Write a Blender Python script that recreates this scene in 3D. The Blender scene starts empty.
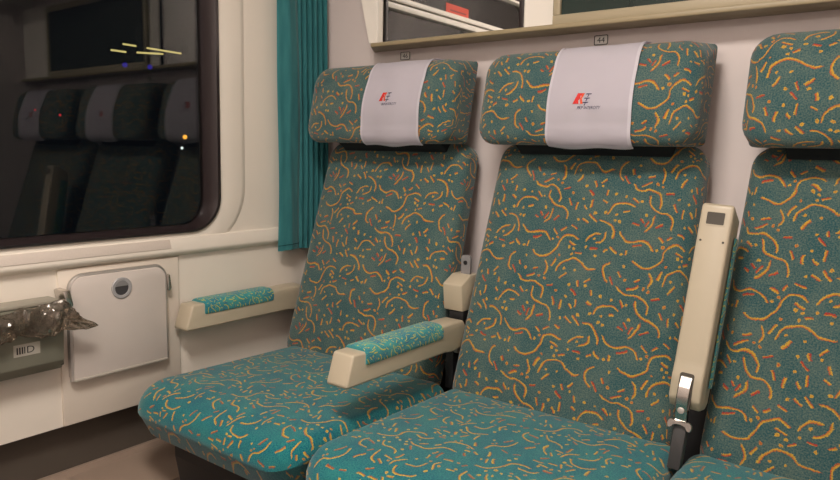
import bpy, bmesh, math, random
from mathutils import Vector, Matrix
random.seed(7)
S = bpy.context.scene
COL = S.collection
V = Vector

# ------------------------------------------------------------------ helpers
def srgb(r, g, b):
    f = lambda c: (c/255/12.92) if c/255 <= .04045 else ((c/255+.055)/1.055)**2.4
    return (f(r), f(g), f(b), 1)

def tag(o, label=None, cat=None, group=None, kind=None):
    if label: o['label'] = label
    if cat: o['category'] = cat
    if group: o['group'] = group
    if kind: o['kind'] = kind
    return o

def thing(name, label, cat, loc=(0, 0, 0), group=None):
    o = bpy.data.objects.new(name, None)
    o.empty_display_size = .05
    COL.objects.link(o)
    o.location = loc
    return tag(o, label, cat, group)

def obj(name, bm, mat, parent=None, smooth=True, uvoff=(0, 0), uv=True, angle=40):
    """link bm (world coordinates) as ONE mesh object, local to its parent"""
    bmesh.ops.recalc_face_normals(bm, faces=bm.faces)
    if parent is not None:
        off = V((0, 0, 0)); p = parent
        while p is not None:
            off += p.location; p = p.parent
        bmesh.ops.translate(bm, verts=bm.verts, vec=-off)
    if uv and not bm.loops.layers.uv:
        L = bm.loops.layers.uv.new('UVMap')
        bm.normal_update()
        for f in bm.faces:
            n = f.normal; a = max(range(3), key=lambda i: abs(n[i]))
            for lp in f.loops:
                c = lp.vert.co
                q = (c.y, c.z) if a == 0 else (c.x, c.z) if a == 1 else (c.x, c.y)
                lp[L].uv = (q[0]+uvoff[0], q[1]+uvoff[1])
    me = bpy.data.meshes.new(name)
    bm.to_mesh(me); bm.free()
    me.materials.append(mat)
    o = bpy.data.objects.new(name, me)
    COL.objects.link(o)
    if parent is not None: o.parent = parent
    if smooth:
        for p in me.polygons: p.use_smooth = True
        me.set_sharp_from_angle(angle=math.radians(angle))
    return o

def box(bm, lo, hi, bevel=0, seg=2):
    b = bmesh.new()
    bmesh.ops.create_cube(b, size=1)
    for v in b.verts:
        v.co = V([lo[i]+(v.co[i]+.5)*(hi[i]-lo[i]) for i in range(3)])
    if bevel:
        bmesh.ops.bevel(b, geom=b.edges[:], offset=bevel, segments=seg, profile=.5, affect='EDGES')
    merge(bm, b); return bm

def merge(bm, b, M=None):
    if M is not None: bmesh.ops.transform(b, matrix=M, verts=b.verts)
    m = bpy.data.meshes.new('t'); b.to_mesh(m); b.free(); bm.from_mesh(m); bpy.data.meshes.remove(m)

def prism(bm, pts, axis, a, b, bevel=0, seg=2):
    """polygon pts in the two other axes, extruded along axis from a to b"""
    t = bmesh.new()
    def P(p, w):
        return V((w, p[0], p[1])) if axis == 'x' else V((p[0], w, p[1])) if axis == 'y' else V((p[0], p[1], w))
    A = [t.verts.new(P(p, a)) for p in pts]; B = [t.verts.new(P(p, b)) for p in pts]
    n = len(pts)
    t.faces.new(A); t.faces.new(B[::-1])
    for i in range(n): t.faces.new((A[i], B[i], B[(i+1) % n], A[(i+1) % n]))
    bmesh.ops.recalc_face_normals(t, faces=t.faces)
    if bevel:
        bmesh.ops.bevel(t, geom=t.edges[:], offset=bevel, segments=seg, profile=.5, affect='EDGES')
    merge(bm, t); return bm

def rrect(a0, a1, b0, b1, r, n=8):
    pts = []
    if isinstance(r, (tuple, list)):
        q = list(r)
        for (ca, cb, s, r) in ((a1-q[0], b1-q[0], 0, q[0]), (a0+q[1], b1-q[1], 1, q[1]), (a0+q[2], b0+q[2], 2, q[2]), (a1-q[3], b0+q[3], 3, q[3])):
            pts += [(ca+r*math.cos(math.pi/2*(s+k/n)), cb+r*math.sin(math.pi/2*(s+k/n))) for k in range(n+1)]
        return pts
    for (ca, cb, s) in ((a1-r, b1-r, 0), (a0+r, b1-r, 1), (a0+r, b0+r, 2), (a1-r, b0+r, 3)):
        for k in range(n+1):
            t = math.pi/2*(s+k/n)
            pts.append((ca+r*math.cos(t), cb+r*math.sin(t)))
    return pts

def rloft(bm, rings, cap0=False, cap1=False, closed=False):
    R = [[bm.verts.new(p) for p in ring] for ring in rings]
    n = len(R[0])
    m = len(R)
    for j in range(m if closed else m-1):
        A, B = R[j], R[(j+1) % m]
        for i in range(n): bm.faces.new((A[i], A[(i+1) % n], B[(i+1) % n], B[i]))
    if cap0: bm.faces.new(R[0][::-1])
    if cap1: bm.faces.new(R[-1])
    return bm

def tube(bm, pts, r, n=10, close=False):
    pts = [V(p) for p in pts]; rings = []
    for i, p in enumerate(pts):
        if close: t = pts[(i+1) % len(pts)]-pts[i-1]
        else: t = pts[min(i+1, len(pts)-1)]-pts[max(i-1, 0)]
        t.normalize()
        up = V((1, 0, 0)) if abs(t.x) < .8 else V((0, 0, 1))
        a = t.cross(up).normalized(); b = t.cross(a)
        rings.append([p+r*(math.cos(2*math.pi*k/n)*a+math.sin(2*math.pi*k/n)*b) for k in range(n)])
    rloft(bm, rings, not close, not close, close)
    return bm

def cyl(bm, c, axis, r, h, n=32, bevel=0):
    t = bmesh.new()
    bmesh.ops.create_cone(t, cap_ends=True, segments=n, radius1=r, radius2=r, depth=h)
    if bevel:
        es = [e for e in t.edges if abs(e.verts[0].co.z-e.verts[1].co.z) < 1e-6]
        bmesh.ops.bevel(t, geom=es, offset=bevel, segments=2, profile=.5, affect='EDGES')
    M = Matrix.Translation(c)
    if axis == 'x': M = M @ Matrix.Rotation(math.pi/2, 4, 'Y')
    if axis == 'y': M = M @ Matrix.Rotation(math.pi/2, 4, 'X')
    merge(bm, t, M); return bm

def chaikin(p, it=2, closed=True):
    for _ in range(it):
        q = []
        n = len(p)
        if not closed: q.append(p[0])
        for i in range(n if closed else n-1):
            a, b = p[i], p[(i+1) % n]
            q.append(tuple(a[k]*.75+b[k]*.25 for k in range(2))); q.append(tuple(a[k]*.25+b[k]*.75 for k in range(2)))
        if not closed: q.append(p[-1])
        p = q
    return p

# ------------------------------------------------------------------ materials
def mat(name):
    m = bpy.data.materials.new(name); m.use_nodes = True
    return m, m.node_tree.nodes, m.node_tree.links, m.node_tree.nodes['Principled BSDF']

def plain(name, col, rough=.5, metal=0, noise=0, nscale=40, bump=0, bscale=300, spec=.5, coat=0):
    m, N, L, B = mat(name)
    B.inputs['Base Color'].default_value = col
    B.inputs['Roughness'].default_value = rough
    B.inputs['Metallic'].default_value = metal
    B.inputs['Specular IOR Level'].default_value = spec
    B.inputs['Coat Weight'].default_value = coat
    tc = N.new('ShaderNodeTexCoord')
    if noise:
        t = N.new('ShaderNodeTexNoise'); t.inputs['Scale'].default_value = nscale; t.inputs['Detail'].default_value = 4
        L.new(tc.outputs['Object'], t.inputs['Vector'])
        mx = N.new('ShaderNodeMix'); mx.data_type = 'RGBA'; mx.blend_type = 'MULTIPLY'
        mx.inputs[6].default_value = col
        r = N.new('ShaderNodeMapRange'); r.inputs[3].default_value = 1-noise; r.inputs[4].default_value = 1+noise
        L.new(t.outputs['Fac'], r.inputs[0]); L.new(r.outputs[0], mx.inputs[7]); mx.inputs[0].default_value = 1
        L.new(mx.outputs[2], B.inputs['Base Color'])
    if bump:
        t = N.new('ShaderNodeTexNoise'); t.inputs['Scale'].default_value = bscale; t.inputs['Detail'].default_value = 3
        L.new(tc.outputs['Object'], t.inputs['Vector'])
        b = N.new('ShaderNodeBump'); b.inputs['Strength'].default_value = bump; b.inputs['Distance'].default_value = .002
        L.new(t.outputs['Fac'], b.inputs['Height']); L.new(b.outputs['Normal'], B.inputs['Normal'])
    return m

def upholstery(name, base, base2, c_in, c_mid, c_out, seed, tile=.24, scale=1.0, dense=0.0, w=.00225):
    """woven velour with squiggles, dashes and rings, drawn from node maths in metres of cloth"""
    m, N, L, B = mat(name)
    rnd = random.Random(seed)
    def math_(op, a, b=None, c=None):
        n = N.new('ShaderNodeMath'); n.operation = op
        for i, x in enumerate((a, b, c)):
            if x is None: continue
            if isinstance(x, (int, float)): n.inputs[i].default_value = x
            else: L.new(x, n.inputs[i])
        return n.outputs[0]
    def vec(op, a, b=None, c=None, out=0, s=None):
        n = N.new('ShaderNodeVectorMath'); n.operation = op
        for i, x in enumerate((a, b, c)):
            if x is None: continue
            if isinstance(x, tuple): n.inputs[i].default_value = x
            else: L.new(x, n.inputs[i])
        if s is not None: n.inputs['Scale'].default_value = s
        return n.outputs['Value'] if out == 1 else n.outputs['Vector']
    uv = N.new('ShaderNodeUVMap'); uv.uv_map = 'UVMap'
    P0 = vec('SCALE', uv.outputs[0], s=1/scale)
    # knit jitter of the stroke outlines + a lazy wobble
    nz = N.new('ShaderNodeTexNoise'); nz.noise_dimensions = '2D'; nz.inputs['Scale'].default_value = 420; nz.inputs['Detail'].default_value = 1
    L.new(P0, nz.inputs['Vector'])
    nw = N.new('ShaderNodeTexNoise'); nw.noise_dimensions = '2D'; nw.inputs['Scale'].default_value = 26; nw.inputs['Detail'].default_value = 1
    L.new(P0, nw.inputs['Vector'])
    j1 = vec('SCALE', vec('SUBTRACT', nz.outputs['Color'], (.5, .5, .5)), s=.0045)
    j2 = vec('SCALE', vec('SUBTRACT', nw.outputs['Color'], (.5, .5, .5)), s=.012)
    P = vec('MULTIPLY', vec('ADD', P0, vec('ADD', j1, j2)), (1, 1, 0))
    acc = None
    T = tile; h = T/2
    # lay the repeat out: arcs in S chains first, then dashes, then dots, none touching another
    taken = []
    def free(pts, gap):
        for p in pts:
            for q in taken:
                dx = (p[0]-q[0]+h) % T-h; dy = (p[1]-q[1]+h) % T-h
                if dx*dx+dy*dy < gap*gap: return False
        return True
    arcs, dash, dots = [], [], []
    nA, nD, nP = [int(round(k*(T/.24)**2*(1+dense))) for k in (12, 34, 30)]
    tries = 0
    chains = 0
    while chains < nA and tries < 2500:
        tries += 1
        x, y, a = rnd.uniform(0, T), rnd.uniform(0, T), rnd.uniform(0, 6.28)
        sgn = rnd.choice((-1, 1)); new = []; pts = []
        for k in range(rnd.choice((1, 1, 2, 2))):
            r = rnd.uniform(.023, .038); half = rnd.uniform(.6, 1.2)
            cx, cy = x+r*math.cos(a+sgn*math.pi/2), y+r*math.sin(a+sgn*math.pi/2)
            th = a-sgn*math.pi/2
            new.append((cx, cy, r, th+sgn*half, half))
            pts += [(cx+r*math.cos(th+sgn*2*half*q/10), cy+r*math.sin(th+sgn*2*half*q/10)) for q in range(11)]
            e = th+sgn*2*half
            x, y = cx+r*math.cos(e), cy+r*math.sin(e)
            a = e+sgn*math.pi/2; sgn = -sgn
        if free(pts, .0085): arcs += new; taken += pts; chains += 1
    tries = 0
    while len(dash) < nD and tries < 2500:
        tries += 1
        x, y, a, l = rnd.uniform(0, T), rnd.uniform(0, T), rnd.uniform(0, 3.14), rnd.uniform(.0065, .0125)
        pts = [(x+math.cos(a)*l*q, y+math.sin(a)*l*q) for q in (-1, -.5, 0, .5, 1)]
        if free(pts, .0078): dash.append((x, y, a, l)); taken += pts
    tries = 0
    while len(dots) < nP and tries < 2500:
        tries += 1
        x, y = rnd.uniform(0, T), rnd.uniform(0, T)
        if free([(x, y)], .0078): dots.append((x, y)); taken.append((x, y))
    def local(cx, cy):
        return vec('WRAP', vec('SUBTRACT', P, (cx % T, cy % T, 0)), (h, h, h), (-h, -h, -h))
    def put(mask, tone):
        nonlocal acc
        v = math_('MULTIPLY', mask, tone)
        acc = v if acc is None else math_('MAXIMUM', acc, v)
    for (cx, cy, r, mid, half) in arcs:
        d = local(cx, cy)
        s = math_('SUBTRACT', vec('LENGTH', d, out=1), r)
        t = vec('DOT_PRODUCT', d, (math.cos(mid), math.sin(mid), 0), out=1)
        mk = math_('MULTIPLY', math_('LESS_THAN', math_('ABSOLUTE', s), w), math_('GREATER_THAN', t, r*math.cos(min(half, 1.5))))
        put(mk, math_('MULTIPLY_ADD', s, rnd.choice((-1, 1))*.55/w, 1.15))
    for (x, y, a, l) in dash:
        d = local(x, y)
        e1 = vec('DOT_PRODUCT', d, (math.cos(a), math.sin(a), 0), out=1)
        e2 = vec('DOT_PRODUCT', d, (-math.sin(a), math.cos(a), 0), out=1)
        mk = math_('MULTIPLY', math_('LESS_THAN', math_('ABSOLUTE', e1), l), math_('LESS_THAN', math_('ABSOLUTE', e2), w*1.1))
        put(mk, math_('MULTIPLY_ADD', e2, rnd.choice((-1, 1))*.55/w, rnd.choice((1.2, 1.1, .95, .6))))
    for (x, y) in dots:
        l = vec('LENGTH', local(x, y), out=1)
        put(math_('LESS_THAN', l, rnd.uniform(.0028, .0038)), math_('MULTIPLY_ADD', l, 260, rnd.choice((.75, .8, .45))))
    # colours
    ramp = N.new('ShaderNodeValToRGB'); e = ramp.color_ramp.elements
    e[0].position = .28; e[0].color = c_out
    e[1].position = .72; e[1].color = c_in
    k = e.new(.45); k.color = c_mid
    L.new(math_('MULTIPLY', acc, .5), ramp.inputs[0])
    sp_ = N.new('ShaderNodeTexNoise'); sp_.noise_dimensions = '2D'; sp_.inputs['Scale'].default_value = 330; sp_.inputs['Detail'].default_value = 2
    L.new(P0, sp_.inputs['Vector'])
    big = N.new('ShaderNodeTexNoise'); big.noise_dimensions = '2D'; big.inputs['Scale'].default_value = 14; big.inputs['Detail'].default_value = 2
    L.new(P0, big.inputs['Vector'])
    mr = N.new('ShaderNodeMapRange'); mr.inputs[1].default_value = .36; mr.inputs[2].default_value = .64
    L.new(math_('MULTIPLY_ADD', big.outputs['Fac'], .3, math_('MULTIPLY', sp_.outputs['Fac'], .7)), mr.inputs[0])
    bmix = N.new('ShaderNodeMix'); bmix.data_type = 'RGBA'
    bmix.inputs[6].default_value = base; bmix.inputs[7].default_value = base2
    L.new(mr.outputs[0], bmix.inputs[0])
    fin = N.new('ShaderNodeMix'); fin.data_type = 'RGBA'
    # broken threads inside a stroke
    br = math_('MULTIPLY', math_('GREATER_THAN', acc, .05), math_('MULTIPLY_ADD', math_('GREATER_THAN', sp_.outputs['Fac'], .40), .3, .62))
    L.new(br, fin.inputs[0]); L.new(bmix.outputs[2], fin.inputs[6]); L.new(ramp.outputs[0], fin.inputs[7])
    L.new(fin.outputs[2], B.inputs['Base Color'])
    B.inputs['Roughness'].default_value = .9; B.inputs['Specular IOR Level'].default_value = .15
    B.inputs['Sheen Weight'].default_value = .25; B.inputs['Sheen Roughness'].default_value = .5
    bp = N.new('ShaderNodeBump'); bp.inputs['Strength'].default_value = .35; bp.inputs['Distance'].default_value = .001
    L.new(sp_.outputs['Fac'], bp.inputs['Height']); L.new(bp.outputs['Normal'], B.inputs['Normal'])
    return m

M = {}
YEL, ORG, RED = srgb(190, 152, 46), srgb(180, 108, 42), srgb(158, 46, 38)
M['back'] = upholstery('upholstery_back', srgb(34, 76, 82), srgb(88, 104, 96), YEL, ORG, RED, 3)
M['seat'] = upholstery('upholstery_seat', srgb(4, 84, 102), srgb(40, 118, 114), srgb(190, 158, 46), srgb(168, 114, 44), srgb(140, 64, 40), 5)
M['pad'] = upholstery('upholstery_pad', srgb(8, 92, 130), srgb(76, 164, 146), srgb(216, 196, 60), srgb(120, 160, 76), srgb(44, 70, 140), 11, dense=.5, scale=.6, w=.0026)
M['wall'] = plain('wall_laminate', srgb(228, 219, 206), .45, noise=.03, nscale=3, bump=.04, bscale=500)
M['wall_low'] = plain('wall_lower_laminate', srgb(218, 207, 193), .5, noise=.03, nscale=4, bump=.04, bscale=500)
M['wall_seat'] = plain('seat_wall_laminate', srgb(214, 202, 198), .5, noise=.03, nscale=3)
M['ceil'] = plain('ceiling_white', srgb(225, 220, 210), .7)
M['floor'] = plain('floor_vinyl', srgb(52, 50, 50), .6, noise=.3, nscale=60)
M['rail'] = plain('rail_beige', srgb(150, 136, 106), .45)
M['frame_white'] = plain('white_paint', srgb(228, 222, 212), .4)
M['gasket'] = plain('window_rubber', srgb(40, 32, 33), .28, spec=.6)
M['plastic'] = plain('armrest_plastic', srgb(180, 168, 146), .38, noise=.03, nscale=20, bump=.05, bscale=900)
M['plastic_dark'] = plain('slot_shadow_plastic', srgb(74, 68, 60), .7)
M['black'] = plain('black_metal', srgb(26, 26, 28), .5)
M['dark_cloth'] = plain('seat_back_cover', srgb(24, 30, 34), .95)
M['chrome'] = plain('brushed_steel', srgb(205, 200, 194), .25, 1)
M['alu'] = plain('aluminium_edge', srgb(190, 184, 178), .42, .7)
M['table'] = plain('table_laminate', srgb(206, 196, 188), .42, noise=.02, nscale=30)
M['grey'] = plain('grey_plastic', srgb(128, 126, 126), .4)
M['bin'] = plain('bin_enamel', srgb(118, 116, 102), .5, noise=.08, nscale=12)
M['heater_dark'] = plain('dark_metal_panel', srgb(84, 76, 68), .5, noise=.12, nscale=9)
M['heater'] = plain('heater_cover_paint', srgb(140, 122, 108), .42, noise=.05, nscale=9)
M['cloth'] = plain('white_cotton', srgb(226, 220, 228), .9, noise=.03, nscale=14, bump=.12, bscale=1400)
M['hem'] = plain('white_hem', srgb(238, 234, 240), .9)
M['logo_red'] = plain('logo_red', srgb(200, 44, 40), .8)
M['logo_orange'] = plain('logo_orange', srgb(214, 84, 44), .8)
M['logo_navy'] = plain('logo_navy', srgb(58, 58, 92), .8)
M['ink'] = plain('black_ink', srgb(30, 28, 30), .6)
M['plate'] = plain('number_plate_white', srgb(222, 218, 212), .4)
M['sticker'] = plain('orange_sticker', srgb(206, 62, 32), .5)
M['sticker_ink'] = plain('sticker_dark_red', srgb(120, 32, 22), .5)
M['picture'] = plain('dark_green_print', srgb(22, 40, 36), .25, noise=.5, nscale=7)
M['paper'] = plain('label_paper', srgb(172, 166, 154), .6)

def mirror_mat():
    m, N, L, B = mat('mirror_glass')
    B.inputs['Metallic'].default_value = 1; B.inputs['Roughness'].default_value = .015
    B.inputs['Base Color'].default_value = (.78, .78, .76, 1)
    return m
M['mirror'] = mirror_mat()

def glass_mat():
    m, N, L, B = mat('window_glass')
    N.remove(B)
    out = N['Material Output']
    tr = N.new('ShaderNodeBsdfTransparent'); tr.inputs[0].default_value = (.82, .85, .84, 1)
    gl = N.new('ShaderNodeBsdfGlossy'); gl.inputs['Roughness'].default_value = .012
    fr = N.new('ShaderNodeFresnel'); fr.inputs['IOR'].default_value = 1.52
    mx = N.new('ShaderNodeMixShader')
    L.new(fr.outputs[0], mx.inputs[0]); L.new(tr.outputs[0], mx.inputs[1]); L.new(gl.outputs[0], mx.inputs[2])
    L.new(mx.outputs[0], out.inputs[0])
    return m
M['glass'] = glass_mat()

def film_mat():
    m, N, L, B = mat('smoky_plastic_film')
    N.remove(B)
    out = N['Material Output']
    tr = N.new('ShaderNodeBsdfTransparent'); tr.inputs[0].default_value = (.80, .74, .68, 1)
    gl = N.new('ShaderNodeBsdfGlossy'); gl.inputs['Roughness'].default_value = .13; gl.inputs[0].default_value = (.9, .86, .8, 1)
    df = N.new('ShaderNodeBsdfDiffuse'); df.inputs[0].default_value = (.19, .16, .13, 1)
    fr = N.new('ShaderNodeFresnel'); fr.inputs['IOR'].default_value = 1.6
    tc = N.new('ShaderNodeTexCoord'); vo = N.new('ShaderNodeTexVoronoi'); vo.feature = 'DISTANCE_TO_EDGE'; vo.inputs['Scale'].default_value = 20
    nz = N.new('ShaderNodeTexNoise'); nz.inputs['Scale'].default_value = 22; nz.inputs['Detail'].default_value = 3
    ad = N.new('ShaderNodeVectorMath'); ad.operation = 'MULTIPLY_ADD'; ad.inputs[1].default_value = (.05, .05, .05)
    L.new(tc.outputs['Object'], nz.inputs['Vector']); L.new(nz.outputs['Color'], ad.inputs[0]); L.new(tc.outputs['Object'], ad.inputs[2]); L.new(ad.outputs[0], vo.inputs['Vector'])
    bp = N.new('ShaderNodeBump'); bp.inputs['Strength'].default_value = .55; bp.inputs['Distance'].default_value = .03
    L.new(vo.outputs['Distance'], bp.inputs['Height'])
    for q in (gl, df, fr): L.new(bp.outputs['Normal'], q.inputs['Normal'])
    mx = N.new('ShaderNodeMixShader'); mx.inputs[0].default_value = .26
    m2 = N.new('ShaderNodeMixShader')
    L.new(tr.outputs[0], mx.inputs[1]); L.new(df.outputs[0], mx.inputs[2])
    L.new(fr.outputs[0], m2.inputs[0]); L.new(mx.outputs[0], m2.inputs[1]); L.new(gl.outputs[0], m2.inputs[2])
    L.new(m2.outputs[0], out.inputs[0])
    return m
M['film'] = film_mat()

def curtain_mat():
    m, N, L, B = mat('teal_curtain')
    B.inputs['Roughness'].default_value = .85; B.inputs['Sheen Weight'].default_value = .3
    tc = N.new('ShaderNodeTexCoord'); mp = N.new('ShaderNodeMapping'); mp.inputs['Scale'].default_value = (60, 60, 9)
    L.new(tc.outputs['Object'], mp.inputs[0])
    t = N.new('ShaderNodeTexNoise'); t.inputs['Scale'].default_value = 1; t.inputs['Detail'].default_value = 4
    L.new(mp.outputs[0], t.inputs['Vector'])
    r = N.new('ShaderNodeValToRGB'); r.color_ramp.elements[0].color = srgb(56, 136, 142); r.color_ramp.elements[1].color = srgb(76, 156, 160)
    r.color_ramp.elements[0].position = .3; r.color_ramp.elements[1].position = .7
    L.new(t.outputs['Fac'], r.inputs[0]); L.new(r.outputs[0], B.inputs['Base Color'])
    return m
M['curtain'] = curtain_mat()

def emit(name, col, s):
    m, N, L, B = mat(name); N.remove(B)
    e = N.new('ShaderNodeEmission'); e.inputs[0].default_value = col; e.inputs[1].default_value = s
    L.new(e.outputs[0], N['Material Output'].inputs[0]); return m
M['lamp'] = emit('fluorescent_diffuser', (1, .92, .84, 1), 3)

# ------------------------------------------------------------------ the compartment shell
RX, RY, RZ = 2.0, -2.15, 2.35            # corridor side, opposite wall, ceiling
WY0, WY1, WZ0, WZ1 = -1.58, -.432, .843, 1.845      # window gasket, outer outline
def struct(name, bm, m, parent=None, **k):
    o = obj(name, bm, m, parent, **k)
    if parent is None: o['kind'] = 'structure'
    return o

# window wall: a slab with a rounded hole
bm = bmesh.new()
N_ = 10
def yz(pts, x): return [V((x, p[0], p[1])) for p in pts]
hole = rrect(WY0+.01, WY1-.01, WZ0+.01, WZ1-.01, .095, N_)
def outer(a0, a1, b0, b1, n):
    # points on the outer rectangle matched to the rounded hole, corner by corner
    pts = []
    for (ca, cb, q) in ((a1, b1, 0), (a0, b1, 1), (a0, b0, 2), (a1, b0, 3)):
        pts += [(ca, cb)]*(n+1)
    return pts
def wallring(x):
    vs_h = [bm.verts.new(p) for p in yz(hole, x)]
    c = {k: bm.verts.new((x, a, b)) for k, (a, b) in enumerate(((0, RZ), (RY, RZ), (RY, .386), (0, .386)))}
    n = len(hole)
    for q in range(4):
        base = q*(N_+1)
        for k in range(N_): bm.faces.new((c[q], vs_h[base+k], vs_h[base+k+1]))
        nx = ((q+1) % 4)*(N_+1)
        bm.faces.new((c[q], vs_h[base+N_], vs_h[nx], c[(q+1) % 4]))
    return vs_h, c
h0, c0 = wallring(0); h1, c1 = wallring(-.06)
for i in range(len(h0)): bm.faces.new((h0[i], h0[(i+1) % len(h0)], h1[(i+1) % len(h0)], h1[i]))
for q in range(4): bm.faces.new((c0[q], c0[(q+1) % 4], c1[(q+1) % 4], c1[q]))
struct('wall_left', bm, M['wall'])

# raised rounded surround of the window
bm = bmesh.new()
def ring(d, x, r): return yz(rrect(WY0-d, WY1+d, WZ0-d*.52, WZ1+d, r, N_), x)
rloft(bm, [ring(.094, .0004, .172), ring(.084, .0045, .163), ring(.074, .0065, .157), ring(.01, .0065, .11), ring(-.008, .003, .095), ring(-.008, -.004, .095), ring(.094, -.004, .172)], closed=True)
struct('trim_1', bm, M['wall'])

# window: gasket, lower pane, bar, upper sash
bm = bmesh.new()
rloft(bm, [ring(.0, .0095, .10), ring(-.004, .014, .098), ring(-.014, .015, .09), ring(-.034, -.012, .075), ring(-.036, -.04, .07), ring(0, -.04, .1)], closed=True)
win = struct('window_1', bm, M['gasket'])
bm = bmesh.new()
box(bm, (-.034, WY0+.02, WZ0+.02), (-.028, WY1-.02, 1.615))
obj('pane', bm, M['glass'], win, smooth=False)
bm = bmesh.new()
box(bm, (-.034, WY0+.02, 1.645), (-.028, WY1-.02, WZ1-.02))
obj('pane', bm, M['glass'], win, smooth=False)
bm = bmesh.new()
box(bm, (-.045, WY0+.03, 1.612), (-.008, WY1-.03, 1.634), .003)
box(bm, (-.045, WY0+.03, 1.638), (.0, WY1-.03, 1.652), .003)
obj('window_bar', bm, M['frame_white'], win)
bm = bmesh.new()
def sring(d, x): return yz(rrect(WY0+.036+d, WY1-.036-d, 1.645+d, WZ1-.036-d, .075-d, N_), x)
rloft(bm, [sring(0, -.02), sring(.003, -.006), sring(.013, -.006), sring(.016, -.03), sring(0, -.03)], closed=True)
obj('sash_frame', bm, M['frame_white'], win)

s = thing('warning_sticker', 'orange red warning sticker on the upper window pane, seen in the mirror', 'sticker', (-.0272, -.955, 1.66))
bm = bmesh.new(); box(bm, (-.0278, -1.04, 1.660), (-.0268, -.87, 1.702)); obj('sticker_sheet', bm, M['sticker'], s, smooth=False)
bm = bmesh.new(); box(bm, (-.0270, -1.02, 1.674), (-.0262, -.90, 1.680)); obj('printed_line', bm, M['sticker_ink'], s, smooth=False)

# window ledge and the grille let into it
bm = bmesh.new()
prism(bm, [(-.002, .780), (.010, .784), (.019, .791), (.021, .799), (.010, .830), (-.002, .834)], 'y', RY, -.0005)
struct('trim_2', bm, M['wall'])
bm = bmesh.new()
prism(bm, [(.0195, .8045), (.0208, .8055), (.0125, .8290), (.0112, .8280)], 'y', -1.9, -.605, .0003)
for k in range(150):
    y = -1.89+k*.0085
struct('trim_3', bm, plain('vent_strip', srgb(205, 193, 182), .5, noise=.06, nscale=220))
# raised panel behind the table
bm = bmesh.new()
box(bm, (-.004, -.905, .3865), (.007, -.575, .7795), .004)
struct('trim_4', bm, M['wall_low'])

# seat wall, opposite wall, corridor wall, floor, ceiling
bm = bmesh.new(); box(bm, (-.06, 0, 0), (RX+.06, .06, RZ)); struct('wall_back', bm, M['wall_seat'], smooth=False)
bm = bmesh.new(); box(bm, (-.06, RY-.06, 0), (RX+.06, RY, RZ)); struct('wall_front', bm, M['wall_seat'], smooth=False)
bm = bmesh.new(); box(bm, (RX, RY, 0), (RX+.06, 0, RZ)); struct('wall_right', bm, M['wall_seat'], smooth=False)
bm = bmesh.new(); box(bm, (-.12, RY-.06, -.05), (RX+.06, .06, 0)); struct('floor', bm, M['floor'], smooth=False)
bm = bmesh.new(); box(bm, (-.06, RY-.06, RZ), (RX+.06, .06, RZ+.05)); struct('ceiling', bm, M['ceil'], smooth=False)

# dark recess under the wall panel, heater cover below
bm = bmesh.new(); box(bm, (-.10, RY, 0), (-.045, 0, .40)); struct('baseboard_left', bm, M['heater_dark'], smooth=False)
bm = bmesh.new()
prism(bm, [(-.045, 0), (-.045, .252), (-.012, .262), (-.004, .270), (.004, .268), (.010, .256), (.10, .244), (.160, .225), (.175, .20), (.178, 0)], 'y', RY, -.001)
struct('trim_5', bm, M['heater'], angle=25)

# ------------------------------------------------------------------ seats
CX = [.380, .999, 1.616]
CU = [(.124, .710), (.716, 1.308), (1.314, 1.91)]
HALF = .260
BT, BB = V((0, -.088, 1.118)), V((0, -.292, .455))      # top and bottom of the backrest's front face
bu = (BT-BB).normalized(); bn = V((0, -bu.z, bu.y))      # up the back; out of its front
BL = (BT-BB).length

def slab_bm(cx, P0, up, nr, ln, D, R, stack_in, corner, half, uvo, taper=0, bulge=.008, left_bow=0, corner_back=None):
    """upholstered slab: rounded outline in the plane of its front face, rolled edges, bulged front"""
    bm = bmesh.new(); L = bm.loops.layers.uv.new('UVMap')
    stack = [(.010, -D), (.001, -D+.010)]+[(0, -D+.012+(D-.012-R*.8)*q/4) for q in range(4)]
    nb = len(stack)
    for k in range(9):
        t = k/8*math.pi/2
        stack.append((R*(1-math.cos(t)), -R*.8+R*.8*math.sin(t)))
    for ins in stack_in:
        f = (ins-R)/(stack_in[-1]-R)
        stack.append((ins, bulge*math.sin(f*math.pi/2)))
    rings = []
    for q, (ins, dep) in enumerate(stack):
        cr_ = corner if corner_back is None else corner_back+(corner-corner_back)*min(1, max(0, q-1)/(nb-1))
        pts = rrect(-half+ins, half-ins, ins, ln-ins, max(.01, cr_-ins*.4), 6)
        rg = []
        for (x, z) in pts:
            k = min(max(z/ln, 0), 1)
            x2 = x*(1+taper*(1-k))
            if x < 0: x2 -= left_bow*math.sin(math.pi*min(1, (1-k)*1.15))*min(1, -x/half)
            rg.append(V((cx+x2, 0, 0))+P0+up*z+nr*dep)
        rings.append((rg, pts))
    VS = [[bm.verts.new(p) for p in rg] for rg, _ in rings]
    n = len(VS[0])
    def setuv(f, idx):
        for lp, (j, i) in zip(f.loops, idx):
            x, z = rings[j][1][i]; dpt = min(0, stack[j][1])
            if abs(x) > half-R-.001: x += -dpt if x > 0 else dpt
            lp[L].uv = (uvo[0]+x, uvo[1]+z+(-dpt if z > ln-R else dpt if z < R else 0))
    for j in range(len(VS)-1):
        for i in range(n):
            k = (i+1) % n
            f = bm.faces.new((VS[j][i], VS[j][k], VS[j+1][k], VS[j+1][i]))
            setuv(f, ((j, i), (j, k), (j+1, k), (j+1, i)))
    f = bm.faces.new(VS[-1]); setuv(f, [(len(VS)-1, i) for i in range(n)])
    f = bm.faces.new(VS[0][::-1]); setuv(f, [(0, i) for i in range(n)][::-1])
    return bm

def backrest_bm(cx, i):
    return slab_bm(cx, BB, bu, bn, BL, .075, .040, (.06, .085, .115, .15, .19, .22), .045, HALF, (cx*1.37, i*.077), (.09, .070, .090)[i], .012, (.035, .004, .008)[i])

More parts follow.
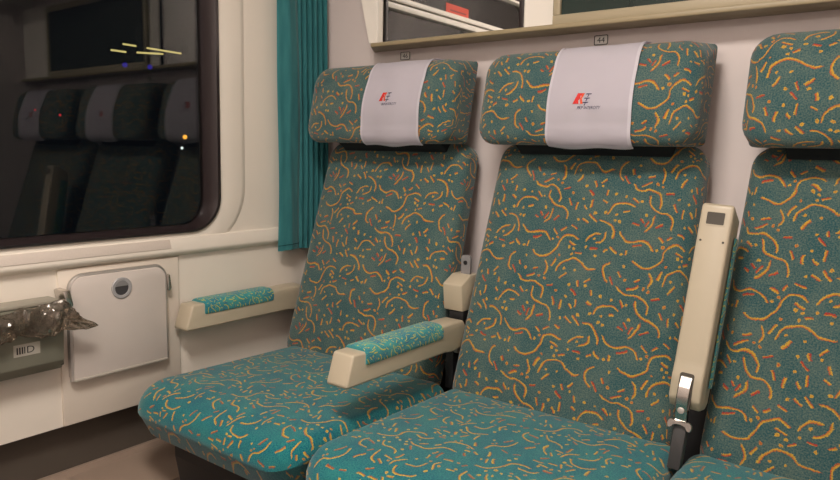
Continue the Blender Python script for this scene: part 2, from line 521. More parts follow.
HT, HB = V((0, -.163, 1.330)), V((0, -.212, 1.103))
hu = (HT-HB).normalized(); hn = V((0, -1, -.02)); HL = (HT-HB).length
HR, HD, HBUL = .048, .118, .010
def headrest_bm(cx, off):
    return slab_bm(cx-(.006 if cx < 1.5 else 0), HB, hu, hn, HL, HD, HR, (.055, .065, .08, .092, .099), .050, HALF+.009, (cx*1.13+off, off*1.7), 0, HBUL, 0, .012)

def cushion_bm(x0, x1, off):
    """seat cushion: rounded plan, rolled front, slight dome"""
    bm = bmesh.new()
    y0, y1 = -.812, -.255
    rings = []
    zt = .487; zb = .385
    R = .040
    stack = [(.040, zb-.008), (.022, zb-.005), (.013, zb+.006), (.003, zt-R-.006)]
    for k in range(9):
        t = k/8*math.pi/2; stack.append((R*.8*(1-math.cos(t)), zt-R+R*math.sin(t)))
    for ins in (.06, .09, .13, .18, .22, .25): stack.append((ins, zt+.006*math.sin(min(1, ins/.25)*math.pi/2)))
    pl = lambda i: rrect(x0+i, x1-i, y0+i, y1-i*.6, [max(.012, .022-i*.2)]*2+[max(.02, .080-i*.2)]*2, 7)
    def warp(p, z):
        x, y = p
        t = (y-y1)/(y0-y1)
        if z < zt-.05:                       # the underside tucks back towards the front edge
            y += .010*max(0, t-.6)/.4*(zt-.05-z)/.043
        z += .012*t                           # the cushion rises a little towards the knees
        if t > .8: z -= .026*((t-.8)/.2)**2
        return V((x, y, z))
    for i, z in stack: rings.append([warp(p, z) for p in pl(i)])
    rloft(bm, rings, True, True)
    L = bm.loops.layers.uv.new('UVMap')
    for f in bm.faces:
        for lp in f.loops:
            c = lp.vert.co
            dz = max(0, zt-.01-c.z)
            lp[L].uv = (c.x+off+(dz if c.x > (x0+x1)/2 and abs(c.x-x1) < .03 else 0), c.y*1.0-(dz if c.y < -.7 else 0)+off*.6)
    return bm

seat_labels = ['green patterned seat beside the teal curtain, at the window', 'green patterned middle seat, below the plate numbered 44', 'green patterned seat cut off by the right edge of the photo']
roots = []
for i, cx in enumerate(CX):
    t = thing('train_seat', seat_labels[i], 'seat', (cx, -.4, 0), 'upholstered seats along the wall')
    x0, x1 = CU[i]
    obj('seat_cushion', cushion_bm(x0, x1, .31*i), M['seat'], t)
    obj('backrest', backrest_bm(cx, i), M['back'], t)
    obj('headrest', headrest_bm(cx, .23*i), M['back'], t)
    # dark carrier between backrest and headrest, and the base below the cushion
    bm = bmesh.new()
    prism(bm, [(-.012, 1.00), (-.07, 1.00), (-.09, 1.07), (-.105, 1.09), (-.15, 1.115), (-.12, 1.18), (-.012, 1.18)], 'x', cx-.195, cx+.195, .006)
    obj('headrest_carrier', bm, M['dark_cloth'], t)
    bm = bmesh.new()
    bx0 = x0+.13 if i == 0 else x0+.004
    prism(bm, [(-.70, .0), (-.76, .335), (-.76, .384), (-.20, .384), (-.20, 0)], 'x', bx0, x1-.002)
    obj('seat_base', bm, M['black'], t, smooth=False)
    bm = bmesh.new()
    box(bm, (cx-.22, -.255, .384), (cx+.22, -.05, .47), .005)
    obj('back_bracket', bm, M['black'], t)

# ------------------------------------------------------------------ antimacassars with the printed mark
def text_bm(txt, size, shear=0.0):
    c = bpy.data.curves.new('t', 'FONT'); c.body = txt; c.size = size; c.shear = shear; c.resolution_u = 3
    o = bpy.data.objects.new('t', c); COL.objects.link(o)
    dg = bpy.context.evaluated_depsgraph_get(); dg.update()
    me = bpy.data.meshes.new_from_object(o.evaluated_get(dg))
    b = bmesh.new(); b.from_mesh(me)
    bpy.data.objects.remove(o); bpy.data.curves.remove(c); bpy.data.meshes.remove(me)
    return b

# the cloth's run over the headrest: back of the top, over, down the front
def hpt(z, d):
    p = HB+hu*z+hn*d
    return (p.y, p.z)
run = [hpt(HL, -.095), hpt(HL, -.06)]
for k in range(9):
    t = k/8*math.pi/2; run.append(hpt(HL-HR*(1-math.cos(t)), -HR*.8+HR*.8*math.sin(t)))
for k in range(1, 12):
    z = HL-HR-(HL-2*HR)*k/12
    run.append(hpt(z, HBUL*math.sin(math.pi*(HL-HR-z)/(HL-2*HR))))
for k in range(9):
    t = math.pi/2*(1-k/8); run.append(hpt(HR*(1-math.cos(t)), -HR*.8+HR*.8*math.sin(t)))
run = run[:-1]
HC = (-.12, 1.22)
al = [0]
for i in range(len(run)-1): al.append(al[-1]+math.dist(run[i], run[i+1]))
RL = al[-1]
def run_at(s):
    s = min(max(s, 0), RL-1e-6)
    for i in range(len(run)-1):
        if al[i+1] >= s:
            f = (s-al[i])/max(1e-9, al[i+1]-al[i])
            p = V((0, run[i][0], run[i][1])).lerp(V((0, run[i+1][0], run[i+1][1])), f)
            d = V((0, run[i+1][0]-run[i][0], run[i+1][1]-run[i][1])).normalized()
            return p, V((0, -d.z, d.y))*(-1)
def nrm(s):
    p, n = run_at(s)
    if n.y*(p.y-HC[0])+n.z*(p.z-HC[1]) < 0: n = -n
    return p, n

mac_labels = ['white cotton headrest cover with red logo, on the window seat', 'white cotton headrest cover with red logo, below the number 44 plate', 'white cotton headrest cover at the right edge of the photo']
for i, cx in enumerate(CX):
    c0 = (.452, 1.030, 1.66)[i]
    t = thing('antimacassar', mac_labels[i], 'headrest cover', (c0, -.2, 1.105), 'white headrest covers')
    wt, wb = .099, .103
    sk = 0                                     # the lower edge hangs a touch to the left
    rn = random.Random(i+4)
    ph = rn.uniform(0, 6)
    def surf(a, s, lift=0):
        """a -1..1 across, s 0..1 down"""
        p, n = nrm(s*RL)
        x = c0+a*(wt+(wb-wt)*s)+sk*s
        wav = .0022*math.sin(a*5+ph)*s+.0035*max(0, s-.9)/.1*(1-abs(a))**.5
        return V((x, p.y, p.z))+n*(.004+wav+lift)
    bm = bmesh.new()
    NA, NS = 16, 40
    G = [[bm.verts.new(surf(-1+2*a/NA, s/NS)) for a in range(NA+1)] for s in range(NS+1)]
    for s in range(NS):
        for a in range(NA): bm.faces.new((G[s][a], G[s][a+1], G[s+1][a+1], G[s+1][a]))
    bmesh.ops.solidify(bm, geom=bm.faces[:], thickness=-.0016)
    cl = obj('cloth', bm, M['cloth'], t)
    def strip(a0, a1, s0, s1, na, ns, lift=.0016, th=.0012):
        bm = bmesh.new()
        G = [[bm.verts.new(surf(a0+(a1-a0)*a/na, s0+(s1-s0)*s/ns, lift)) for a in range(na+1)] for s in range(ns+1)]
        for s in range(ns):
            for a in range(na): bm.faces.new((G[s][a], G[s][a+1], G[s+1][a+1], G[s+1][a]))
        bmesh.ops.solidify(bm, geom=bm.faces[:], thickness=-th)
        return bm
    obj('side_hem', strip(.93, 1.0, .05, 1, 2, 36), M['hem'], t)
    obj('side_hem', strip(-1.0, -.94, .05, 1, 2, 36), M['hem'], t)
    obj('bottom_hem', strip(-.94, .93, .965, 1, 16, 3), M['hem'], t)
    # printed mark: slanted red letters, navy strokes, navy line of lettering
    LA, LS = ((-.40, .615), (-.34, .685), (-.34, .66))[i]                             # left and mid of the mark on the cloth
    def put(b, x, y):
        for v in b.verts:
            q = V(v.co); v.co = surf(LA+1.22*(x+q.x)/.1, LS-1.25*(y+q.y)/RL, .0011)
        return b
    mk = None
    bm = bmesh.new()
    def poly(bm, pts):
        bm.faces.new([bm.verts.new((p[0], p[1], 0)) for p in pts])
    poly(bm, [(-.001, 0), (.0055, 0), (.0135, .019), (.0070, .019)])
    poly(bm, [(.0085, .019), (.0165, .019), (.0150, .0145), (.0125, .0145), (.0130, .010), (.0095, .006), (.0105, 0), (.0060, 0), (.0075, .008)])
    o = obj('red_mark', put(bm, 0, 0), M['logo_red'], cl, smooth=False)
    bm = bmesh.new()
    poly(bm, [(.0125, .0095), (.0155, .0095), (.0185, 0), (.0135, 0)])
    poly(bm, [(.0165, .019), (.0205, .019), (.0160, .0095), (.0130, .0095)])
    obj('orange_mark', put(bm, 0, 0), M['logo_orange'], cl, smooth=False)
    bm = bmesh.new()
    for k in range(3):
        y = .0165-k*.0075
        xx = .0225-k*.0025
        poly(bm, [(xx, y), (xx+.0100, y), (xx+.0112, y+.0018), (xx+.0012, y+.0018)])
        poly(bm, [(xx+.003, y-.0045), (xx+.0045, y-.0045), (xx+.0065, y), (xx+.005, y)])
    obj('navy_strokes', put(bm, 0, 0), M['logo_navy'], cl, smooth=False)
    bm = bmesh.new(); merge(bm, text_bm('PKP INTERCITY', .0078, .25))
    mx = max(v.co.x for v in bm.verts); k = .044/mx
    for v in bm.verts: v.co.x *= k
    obj('navy_lettering', put(bm, .008, -.0095), M['logo_navy'], cl, smooth=False)

# ------------------------------------------------------------------ armrests
AW = .030
def armrest(name, label, M4, pad_len, raised, ln=.44):
    """local: hinge at origin, arm runs along -y, top +z"""
    loc = M4.to_translation()
    t = thing(name, label, 'armrest', loc, 'hinged armrests between the seats')
    def add(part, bm, m, **k):
        bmesh.ops.transform(bm, matrix=M4, verts=bm.verts)
        return obj(part, bm, m, t, **k)
    bm = bmesh.new()
    prof = [(.030, .018), (.018, .034), (-.02, .036), (-ln+.075, .031), (-ln+.065, .034), (-ln+.022, .034), (-ln, -.030), (-ln+.004, -.036), (-.06, -.036), (-.03, -.040), (.012, -.036), (.030, -.018)]
    prism(bm, prof, 'x', -AW, AW, .0055, 3)
    add('arm_body', bm, M['plastic'], angle=35)
    # upholstered pad wrapped over the top
    bm = bmesh.new()
    y0, y1 = -ln+.060, -ln+.060+pad_len
    sec = [(-AW-.002, .004), (-AW-.0045, .010), (-AW-.0045, .030), (-AW+.004, .0405), (-.012, .0435), (.012, .0435), (AW-.004, .0405), (AW+.0045, .030), (AW+.0045, .010), (AW+.002, .004)]
    sec = chaikin(sec, 2, False)
    rows = []
    for (y, k) in ((y0, .90), (y0+.004, .98), (y0+.010, 1), ((y0*2+y1)/3, 1.0), ((y0+2*y1)/3, 1.0), (y1-.010, 1), (y1-.004, .98), (y1, .92)):
        rows.append([bm.verts.new((p[0]*(.94+.06*k) if k < 1 else p[0], y, .02+(p[1]-.02)*k)) for p in sec])
    L = bm.loops.layers.uv.new('UVMap')
    s_ = [0]
    for a in range(len(sec)-1): s_.append(s_[-1]+math.dist(sec[a], sec[a+1]))
    for j in range(len(rows)-1):
        for a in range(len(sec)-1):
            f = bm.faces.new((rows[j][a], rows[j+1][a], rows[j+1][a+1], rows[j][a+1]))
            for lp, (jj, aa) in zip(f.loops, ((j, a), (j+1, a), (j+1, a+1), (j, a+1))):
                lp[L].uv = (rows[jj][0].co.y+loc.x, s_[aa])
    bm.faces.new(rows[0]); bm.faces.new(rows[-1][::-1])
    add('arm_pad', bm, M['pad'])
    if raised:
        # finger slot and two screws in the underside, steel hinge below
        bm = bmesh.new()
        o_ = rrect(-.0185, .0185, -ln+.016, -ln+.044, .003, 3); i_ = rrect(-.0165, .0165, -ln+.018, -ln+.042, .002, 3)
        rloft(bm, [[V((p[0], p[1], -.0362)) for p in o_], [V((p[0], p[1], -.0372)) for p in o_], [V((p[0], p[1], -.0372)) for p in i_], [V((p[0], p[1], -.0362)) for p in i_]], closed=True)
        add('slot_rim', bm, M['plastic'])
        bm = bmesh.new(); box(bm, (-.0166, -ln+.0178, -.0368), (.0166, -ln+.0422, -.0355)); add('finger_slot', bm, M['plastic_dark'], smooth=False)
        for sx in (-1, 1):
            bm = bmesh.new(); cyl(bm, (sx*.021, -ln+.075, -.0365), 'z', .0022, .0016, 14); add('screw', bm, M['plastic_dark'])
        bm = bmesh.new(); prism(bm, rrect(-.0135, .0135, -.040, .032, .005, 4), 'z', -.0405, -.033); add('hinge_recess', bm, M['plastic_dark'], smooth=False)
        bm = bmesh.new()
        # curved steel strap down the middle of the recess
        pts = [(-.036, -.039), (-.030, -.0425), (-.012, -.0475), (.006, -.0485), (.022, -.0455), (.036, -.038), (.055, -.032), (.055, -.028), (.036, -.034), (.020, -.041), (.005, -.044), (-.012, -.043), (-.036, -.036)]
        prism(bm, pts, 'x', -.0105, .0105, .0006, 1); strap = add('steel_strap', bm, M['chrome'], angle=30)
        bm = bmesh.new(); cyl(bm, (0, .033, -.040), 'z', .0065, .006, 20, .001); add('pivot_bolt', bm, M['alu'])
        bm = bmesh.new()
        prism(bm, chaikin([(-.022, .072), (-.024, .060), (-.018, .052), (-.010, .055), (.010, .055), (.018, .052), (.024, .060), (.022, .072), (.014, .070), (.010, .062), (-.010, .062), (-.014, .070)], 1), 'z', -.036, -.026, .001, 1)
        add('steel_yoke', bm, M['chrome'])
        bm = bmesh.new(); box(bm, (-.012, .06, -.026), (.012, .15, -.004), .002); add('mounting_bar', bm, plain('dark_grey_metal', srgb(60, 58, 58), .5))
    else:
        # hinge cover behind the lowered arm
        if ln > .421:
            bm = bmesh.new(); prism(bm, [(.020, .054), (.012, .124), (.055, .146), (.10, .146), (.08, .054)], 'x', -.036, .024, .004, 2)
            add('hinge_cover', bm, M['plastic'], angle=35)
            bm = bmesh.new(); box(bm, (-.022, .026, .030), (.022, .06, .058), .002); add('hinge_bracket', bm, M['black'])
            bm = bmesh.new(); prism(bm, rrect(-.014, .014, .140, .196, .010, 5), 'y', .064, .072); pl = add('hinge_plate', bm, M['grey'])
            bm = bmesh.new(); cyl(bm, (0, .063, .176), 'y', .0055, .004, 16, .0008); add('plate_bolt', bm, M['black'])
        bm = bmesh.new(); cyl(bm, (.0, .012, -.042), 'x', .012, .040, 20, .001); add('hinge_pin', bm, M['alu'])
        if ln > .421:
            bm = bmesh.new(); box(bm, (-.012, .0, -.15), (.012, .03, -.045), .002); add('mounting_bar', bm, M['black'])
    return t

arm_wall = armrest('armrest', 'lowered cream armrest with turquoise pad against the window wall', Matrix.Translation((.051, -.185, .617)), .245, False, .42)
arm_mid = armrest('armrest', 'lowered cream armrest with turquoise pad between window seat and middle seat', Matrix.Translation((.700, -.243, .619)), .285, False, .422)
u = V((0, .204, .979)); f = V((0, -.979, .204))
R3 = Matrix(((1, 0, 0), (0, -u.y, -f.y), (0, -u.z, -f.z))).to_4x4()
R3 = Matrix.Translation((1.320, -.306, .620)) @ Matrix.Rotation(math.radians(2.6), 4, 'Y') @ R3
arm_up = armrest('armrest', 'folded up cream armrest with finger slot between the middle and right seats', R3, .30, True, .375)
bm = bmesh.new(); box(bm, (.0003, -.215, .595), (.0215, -.150, .640), .003); obj('wall_mount', bm, M['plastic'], arm_wall)
for a_, x0, x1 in ((arm_mid, .668, .716), (arm_up, 1.283, 1.333)):  # black filler added in the seat gaps to stand in for deep shade
    bm = bmesh.new(); prism(bm, [(-.19, .392), (-.165, .55), (-.115, .74), (-.03, .74), (-.03, .392)], 'x', x0, x1, .003, 1)
    obj('gap_shade_filler', bm, M['black'], a_)

# ------------------------------------------------------------------ seat number plates
def plate(txt, x, z):
    t = thing('seat_number_plate', 'small white plate numbered %s on the wall above the headrests' % txt, 'number plate', (x, 0, z-.014), 'seat number plates')
    bm = bmesh.new(); box(bm, (x-.0185, -.003, z-.0125), (x+.0185, 0, z+.0125), .001); pf = obj('plate_face', bm, M['plate'], t)
    bm = bmesh.new()
    o_ = rrect(x-.0180, x+.0180, z-.012, z+.012, .003, 3); i_ = rrect(x-.0163, x+.0163, z-.0103, z+.0103, .002, 3)
    rloft(bm, [[V((p[0], -.0028, p[1])) for p in o_], [V((p[0], -.0038, p[1])) for p in o_], [V((p[0], -.0038, p[1])) for p in i_], [V((p[0], -.0028, p[1])) for p in i_]], closed=True)
    obj('black_border', bm, M['ink'], t, smooth=False)
    b = text_bm(txt, .019)
    xs = [v.co.x for v in b.verts]; ys = [v.co.y for v in b.verts]
    mxx, myy = (min(xs)+max(xs))/2, (min(ys)+max(ys))/2
    for v in b.verts: v.co = V((x+(v.co.x-mxx)*1.08, -.0036, z+(v.co.y-myy)))
    obj('numerals', b, M['ink'], t, smooth=False)
plate('46', .344, 1.371)
plate('44', .968, 1.369)

# ------------------------------------------------------------------ rail, mirror and picture above the seats
MY = -.070                                         # plane of the mirror glass
bm = bmesh.new()
prism(bm, [(.215, -.0005), (.278, -.088), (1.99, -.088), (1.99, -.0005)], 'z', 1.390, 1.4025, .003, 2)
r = obj('wall_rail', bm, M['rail']); tag(r, 'long beige rail running along the wall above all headrests', 'rail')
bm = bmesh.new(); box(bm, (.285, -.064, 1.4027), (1.99, -.0005, 1.74)); hs = obj('rail_housing', bm, M['frame_white'], smooth=False)
tag(hs, 'white wall housing above the rail, showing between mirror and picture', 'wall panel')
t = thing('wall_mirror', 'mirror in white bracket frame above the window seat, reflecting the dark window', 'mirror', (.56, MY, 1.404))
bm = bmesh.new(); box(bm, (.289, MY, 1.4035), (.785, -.065, 1.73)); obj('mirror_glass', bm, M['mirror'], t, smooth=False)
bm = bmesh.new(); prism(bm, [(.262, 1.403), (.289, 1.403), (.289, 1.74), (.175, 1.74)], 'y', -.077, -.064, .001, 1); obj('end_bracket', bm, M['frame_white'], t)
bm = bmesh.new(); box(bm, (.772, -.076, 1.403), (.784, -.064, 1.74), .002); obj('mirror_edge', bm, M['gasket'], t)
t = thing('framed_picture', 'dark green picture in beige frame, cut off by the top edge of the photo', 'picture', (1.3, MY, 1.404))
bm = bmesh.new()
for lo, hi in (((.870, -.080, 1.4030), (1.72, -.0645, 1.425)), ((.870, -.080, 1.70), (1.72, -.0645, 1.725)), ((.870, -.080, 1.425), (.890, -.0645, 1.70)), ((1.70, -.080, 1.425), (1.72, -.0645, 1.70))):
    box(bm, lo, hi, .002)
obj('picture_frame', bm, plain('picture_frame_beige', srgb(164, 152, 126), .45), t)
bm = bmesh.new(); box(bm, (.889, -.072, 1.424), (1.701, -.065, 1.701)); obj('print', bm, M['picture'], t, smooth=False)
# luggage rack over them (out of the picture, it shades the wall)
t = thing('luggage_rack', 'luggage rack shelf above the mirror, over the seats', 'luggage rack', (1.0, -.2, 1.76))
bm = bmesh.new(); box(bm, (.06, -.38, 1.80), (1.98, -.35, 1.83), .004); box(bm, (.06, -.35, 1.80), (1.98, -.0005, 1.815)); obj('shelf', bm, M['rail'], t)
for x in (.32, 1.0, 1.9):
    bm = bmesh.new(); prism(bm, [(-.0645, 1.745), (-.20, 1.745), (-.34, 1.80), (-.0645, 1.80)], 'x', x-.007, x+.007); obj('rack_bracket', bm, M['frame_white'], t, smooth=False)

# ------------------------------------------------------------------ curtain in the corner
bm = bmesh.new()
NS, NZ = 96, 40
ys = [-.246+(.220)*k/NS for k in range(NS+1)]
rows = []
for j in range(NZ+1):
    z = .762+(1.96-.762)*j/NZ
    row = []
    for k, y in enumerate(ys):
        f = k/NS
        g = z-.76
        x = .034+.006*math.sin(3.1*g+1)
        if f < .42:   # broad flat fold towards the window
            x += .014*math.sin(f/.42*math.pi)+.003*math.sin(9*g+f*9)
            x += .0012*math.sin(f*40+g*1.5)
        else:         # tight pleats towards the corner
            x += .012*math.sin((f-.42)*58+.5*math.sin(g*2))-.006
        yy = y+(.010*math.sin(2.2*g+.4))*(1-f)*.6
        row.append(bm.verts.new((x, yy, z+.004*math.sin(f*6))))
    rows.append(row)
for j in range(NZ):
    for k in range(NS): bm.faces.new((rows[j][k], rows[j][k+1], rows[j+1][k+1], rows[j+1][k]))
bmesh.ops.solidify(bm, geom=bm.faces[:], thickness=.0018)
t = thing('curtain', 'teal gathered curtain hanging in the corner beside the window seat', 'curtain', (.03, -.13, .76))
obj('curtain_cloth', bm, M['curtain'], t)
bm = bmesh.new()
b2 = []
for j in range(2):
    z = .778+.0025*j
    b2.append([V((.0015+.034+.006*math.sin(3.1*.02+1)+(.014*math.sin(k/40/.42*.42*math.pi)+.003*math.sin(.2+k/40*.42*9)+.0012*math.sin(k/40*.42*40)) , -.246+.220*.42*k/40+.006*.4*(1-k/40*.42), z+.004*math.sin(k/40*.42*6))) for k in range(41)])
G = [[bm.verts.new(p) for p in r_] for r_ in b2]
for k in range(40): bm.faces.new((G[0][k], G[0][k+1], G[1][k+1], G[1][k]))
bmesh.ops.solidify(bm, geom=bm.faces[:], thickness=.001)
obj('hem_seam', bm, plain('curtain_seam', srgb(24, 84, 90), .9), t)
bm = bmesh.new(); tube(bm, [(.03, -.25, 1.965), (.03, -.0005, 1.965)], .008)
obj('curtain_rod', bm, M['alu'], t)

# ------------------------------------------------------------------ folding table on the window wall
TY0, TY1, TZ0, TZ1 = -.888, -.628, .503, .764
t = thing('folding_table', 'white folding table hinged flat against the wall below the window', 'table', (.02, -.76, TZ0), None)
def topround(d, n=8, r=.034):
    a0, a1, b0, b1 = TY0+d, TY1-d, TZ0+d, TZ1-d
    r = r-d
    pts = [(a1, b0)]
    pts += [(a1-r+r*math.cos(math.pi/2*k/n), b1-r+r*math.sin(math.pi/2*k/n)) for k in range(n+1)]
    pts += [(a0+r-r*math.sin(math.pi/2*k/n), b1-r+r*math.cos(math.pi/2*k/n)) for k in range(n+1)]
    pts += [(a0, b0)]
    return pts
bm = bmesh.new(); prism(bm, topround(.003), 'x', .010, .029, .002, 2); obj('tabletop', bm, M['table'], t)
bm = bmesh.new(); pts = [V((.0215, p[0], p[1])) for p in topround(.0015)]
pts = [V((.0215, TY1-.0015, TZ0))]+pts[1:-1]+[V((.0215, TY0+.0015, TZ0))]
tube(bm, pts, .0062, 8); obj('metal_rim', bm, M['alu'], t)
bm = bmesh.new(); box(bm, (.016, TY0+.003, TZ0-.002), (.031, TY1-.003, TZ0+.004), .001); obj('lower_edge', bm, M['paper'], t)
hy, hz = -.757, .719
bm = bmesh.new()
cr = lambda r, x: [V((x, hy+r*math.cos(2*math.pi*k/40), hz+r*math.sin(2*math.pi*k/40))) for k in range(40)]
rloft(bm, [cr(.0275, .028), cr(.0275, .031), cr(.0255, .0325), cr(.0190, .0320), cr(.0185, .0285)])
hr = obj('handle_ring', bm, plain('grey_ring', srgb(158, 156, 156), .3, 0), t)
bm = bmesh.new(); cyl(bm, (.0290, hy, hz), 'x', .0195, .001, 40); obj('handle_recess', bm, plain('recess_dark', srgb(62, 60, 62), .5), hr, smooth=False)
bm = bmesh.new()
n = 20
half = [(hy+.0192*math.cos(math.pi*k/n), hz+.0045+.0147*math.sin(math.pi*k/n)) for k in range(n+1)]
prism(bm, half, 'x', .0292, .0318, .0005, 1); obj('finger_flap', bm, M['grey'], hr)
for (y, s_) in ((TY0-.018, 1.12), (TY1+.005, .62)):
    bm = bmesh.new()
    prism(bm, [(y-.009*s_, .735), (y+.006*s_, .738), (y+.013*s_, .700), (y+.006*s_, .690), (y-.003*s_, .695)], 'x', .004, .034+.02*(s_ > 1), .003, 2)
    hg = obj('hinge_clip', bm, M['chrome'], t, angle=30)
for y in (TY0+.001, TY1-.001):
    bm = bmesh.new(); tube(bm, [(.012, y, .70), (.012, y, .512)], .004, 8); obj('support_bar', bm, M['alu'], t)

# ------------------------------------------------------------------ waste bin with its liner
t = thing('waste_bin', 'grey green metal waste bin on the wall left of the folding table', 'waste bin', (.03, -1.1, .548))
bm = bmesh.new(); prism(bm, [(.0003, .548), (.048, .552), (.062, .575), (.070, .712), (.0003, .716)], 'y', -1.32, -.923, .0025, 2)
obj('bin_body', bm, M['bin'], t)
bm = bmesh.new(); box(bm, (.010, -1.318, .714), (.068, -.929, .722), .002); obj('bin_lid', bm, plain('bin_lid_paint', srgb(150, 144, 130), .45), t)
bm = bmesh.new(); box(bm, (.010, -.929, .56), (.055, -.921, .70), .002); obj('bin_end_plate', bm, plain('bin_end_dark', srgb(70, 68, 62), .5), t)
st = thing('bin_label', 'small white paper label with black letters on the waste bin', 'label', (.068, -1.01, .60))
Ml = Matrix(((0, 0, 1, 0), (1, 0, 0, 0), (0, 1, 0, 0), (0, 0, 0, 1)))
def face_x(z): return .062+(z-.575)*(.008/.137)
bm = bmesh.new()
L0, L1, z0, z1 = -1.035, -.978, .604, .632
prism(bm, [(face_x(z0)-.0002, z0), (face_x(z0)+.0009, z0), (face_x(z1)+.0009, z1), (face_x(z1)-.0002, z1)], 'y', L0, L1); obj('label_paper', bm, M['paper'], st, smooth=False)
b = text_bm('ID', .023)
xs = [v.co.x for v in b.verts]
for v in b.verts:
    z = z0+.006+v.co.y; v.co = V((face_x(z)+.0013, L0+.022+(v.co.x-min(xs))*1.1, z))
for k in range(3):
    box(b, (face_x(.617)+.0004, L0+.006+k*.0055, z0+.006), (face_x(.617)+.0014, L0+.009+k*.0055, z1-.006))
obj('black_letters', b, M['ink'], st, smooth=False)

# crumpled liner hanging over the bin's front edge, its tail drawn out past the table
rn = random.Random(21)
bm = bmesh.new()
NY, NA = 60, 34
def crease(y, a):
    d = 0
    for (cy, ca, sl, am, wd) in cre:
        da = (a-ca+math.pi) % (2*math.pi)-math.pi
        d += am*max(0, 1-abs((y-cy)/wd+sl*da)/1.0)*max(0, 1-abs(da)/1.3)
    return d
cre = [(rn.uniform(-1.3, -.85), rn.uniform(0, 6.28), rn.uniform(-2.5, 2.5), rn.uniform(-.010, .016), rn.uniform(.010, .026)) for _ in range(110)]
rings = []
for j in range(NY+1):
    f = j/NY
    y = -1.30+f*(1.30-.850)
    t = max(0, (f-.80)/.20)
    hgt = .030*(1-t)**.8+.0012+.006*math.sin(f*19)*(1-t)
    dep = .013*(1-t)+.001
    zc = .682-.034*t+.006*math.sin(f*31+1)*(1-t)-.012*(1-min(1, f/.55))
    xc = .087+.004*math.sin(f*17)
    rg = []
    for a in range(NA):
        th = 2*math.pi*a/NA
        dx, dz = math.cos(th), math.sin(th)
        d = 1.25*crease(y, th)*min(1, hgt/.02)
        rg.append(V((xc+dx*(dep+d*.7), y+.4*d*math.sin(th*2), zc+dz*(hgt+d*.7))))
    rings.append(rg)
for rg in rings:
    for p in rg: p.x = max(p.x, .0730)
rloft(bm, rings, True, True)
bg = obj('bin_liner', bm, M['film'], smooth=True, angle=14)
tag(bg, 'crumpled smoky plastic bag spilling from the waste bin towards the table', 'plastic bag')

# ------------------------------------------------------------------ lights
t = thing('ceiling_lamp', 'fluorescent ceiling lamp with a long white diffuser', 'lamp', (1.22, -1.58, RZ))
LX, LY = 1.22, -1.58
bm = bmesh.new(); box(bm, (LX-.34, LY-.20, RZ-.05), (LX+.34, LY+.20, RZ), .006); obj('lamp_body', bm, M['frame_white'], t)
bm = bmesh.new(); box(bm, (LX-.31, LY-.175, RZ-.062), (LX+.31, LY+.175, RZ-.051), .003); obj('lamp_diffuser', bm, M['lamp'], t)
ld = bpy.data.lights.new('ceiling_light', 'AREA'); ld.shape = 'RECTANGLE'; ld.size = .5; ld.size_y = .34; ld.energy = 31; ld.color = (1, .92, .84)
lo = bpy.data.objects.new('ceiling_light', ld); COL.objects.link(lo); lo.location = (LX, LY, RZ-.07)

t = thing('fill_lamp', 'unseen fill lamp strip added on the opposite wall to brighten the seats', 'lamp', (1.2, RY, 1.72))  # added fill lamp out of view, gives the seats frontal light
bm = bmesh.new(); box(bm, (.85, RY, 1.70), (1.55, RY+.05, 1.78), .004); obj('lamp_body', bm, M['frame_white'], t)
bm = bmesh.new(); box(bm, (.87, RY+.0505, 1.71), (1.53, RY+.056, 1.77), .001); obj('lamp_diffuser', bm, emit('fill_lamp_diffuser', (1, .92, .84, 1), 3), t)
ld = bpy.data.lights.new('fill_light', 'AREA'); ld.shape = 'RECTANGLE'; ld.size = .64; ld.size_y = .06; ld.energy = 4; ld.color = (1, .92, .84)
lo = bpy.data.objects.new('fill_light', ld); COL.objects.link(lo); lo.location = (1.2, RY+.06, 1.74); lo.rotation_euler = (math.radians(78), 0, 0)

# outside in the dark: a lit platform with tube lamps, a few signal lamps
def outlamp(name, label, cat, p0, p1, r, col, s, group=None):
    bm = bmesh.new()
    if p1: tube(bm, [p0, p1], r, 8)
    else: bmesh.ops.create_icosphere(bm, subdivisions=2, radius=r); bmesh.ops.translate(bm, verts=bm.verts, vec=V(p0))
    o = obj(name, bm, emit(name+'_glow', col, s)); tag(o, label, cat, group); return o

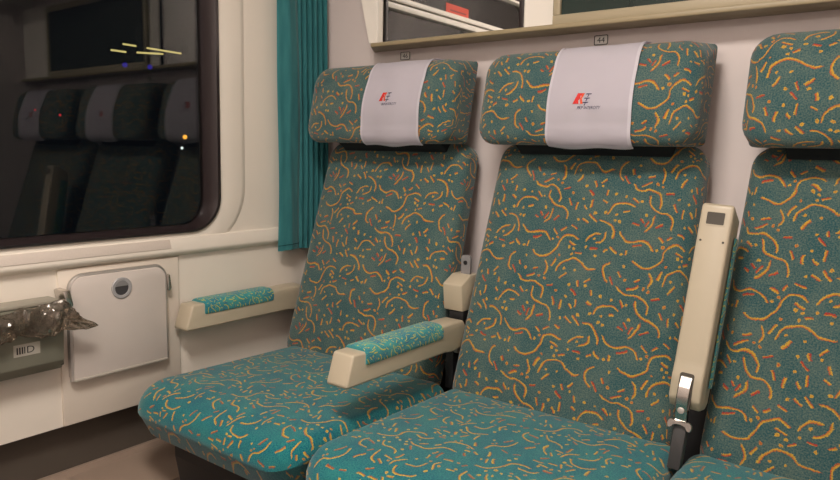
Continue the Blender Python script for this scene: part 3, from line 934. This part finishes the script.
YW = (1, .78, .28, 1)
for k, (a, b, wh) in enumerate((((-4, 1.583, 1.949), (-4, 1.702, 1.948), 'upper left'), ((-4, 1.806, 1.945), (-4, 2.146, 1.940), 'upper right'), ((-4, 1.474, 1.885), (-4, 1.608, 1.885), 'lower left'), ((-4, 1.710, 1.894), (-4, 1.962, 1.913), 'lower right'))):
    outlamp('tube_lamp', 'yellow tube lamp outside the dark window, %s of the four streaks' % wh, 'lamp', a, b, .008, YW, .8, 'yellow lamps outside')
outlamp('signal_lamp', 'small blue light outside the dark window, left of the pair', 'signal light', (-4, 1.595, 1.775), None, .022, (.05, .03, 1, 1), .25)
outlamp('signal_lamp', 'small blue light outside the dark window, right of the pair', 'signal light', (-4, 1.83, 1.784), None, .022, (.05, .03, 1, 1), .25)
outlamp('signal_lamp', 'tiny red light outside the window, nearest the left edge of the photo', 'signal light', (-9, 3.056, 1.584), None, .016, (1, .03, .05, 1), .5)
outlamp('signal_lamp', 'tiny red light outside the window, right of the other red one', 'signal light', (-9, 3.413, 1.532), None, .018, (1, .03, .05, 1), .6)
outlamp('street_lamp', 'orange light outside near the lower right corner of the window', 'lamp', (-7, 4.205, 1.236), None, .032, (1, .42, .04, 1), 1.6)
outlamp('street_lamp', 'white light outside just below the orange one', 'lamp', (-7, 4.152, 1.079), None, .020, (.9, .95, .9, 1), 1.4)

w = bpy.data.worlds.new('night'); S.world = w; w.use_nodes = True
w.node_tree.nodes['Background'].inputs[0].default_value = (.006, .007, .010, 1)
w.node_tree.nodes['Background'].inputs[1].default_value = .4

# ------------------------------------------------------------------ camera
F, YAW, PIT, ROL = 686.44, .64519, -.12551, .022195
cp = V((1.67768, -1.67988, 1.07778))
fw = V((-math.sin(YAW)*math.cos(PIT), math.cos(YAW)*math.cos(PIT), math.sin(PIT)))
rt = V((math.cos(YAW), math.sin(YAW), 0)); up = rt.cross(fw)
r2 = rt*math.cos(ROL)+up*math.sin(ROL); u2 = -rt*math.sin(ROL)+up*math.cos(ROL)
cam = bpy.data.cameras.new('camera'); cam.sensor_width = 36; cam.lens = F/840*36; cam.clip_start = .02
co = bpy.data.objects.new('camera', cam); COL.objects.link(co)
co.matrix_world = Matrix(((r2.x, u2.x, -fw.x, cp.x), (r2.y, u2.y, -fw.y, cp.y), (r2.z, u2.z, -fw.z, cp.z), (0, 0, 0, 1)))
S.camera = co

S.view_settings.view_transform = 'Standard'; S.view_settings.look = 'None'
S.view_settings.exposure = .25; S.view_settings.gamma = 1; S.view_settings.use_curve_mapping = False
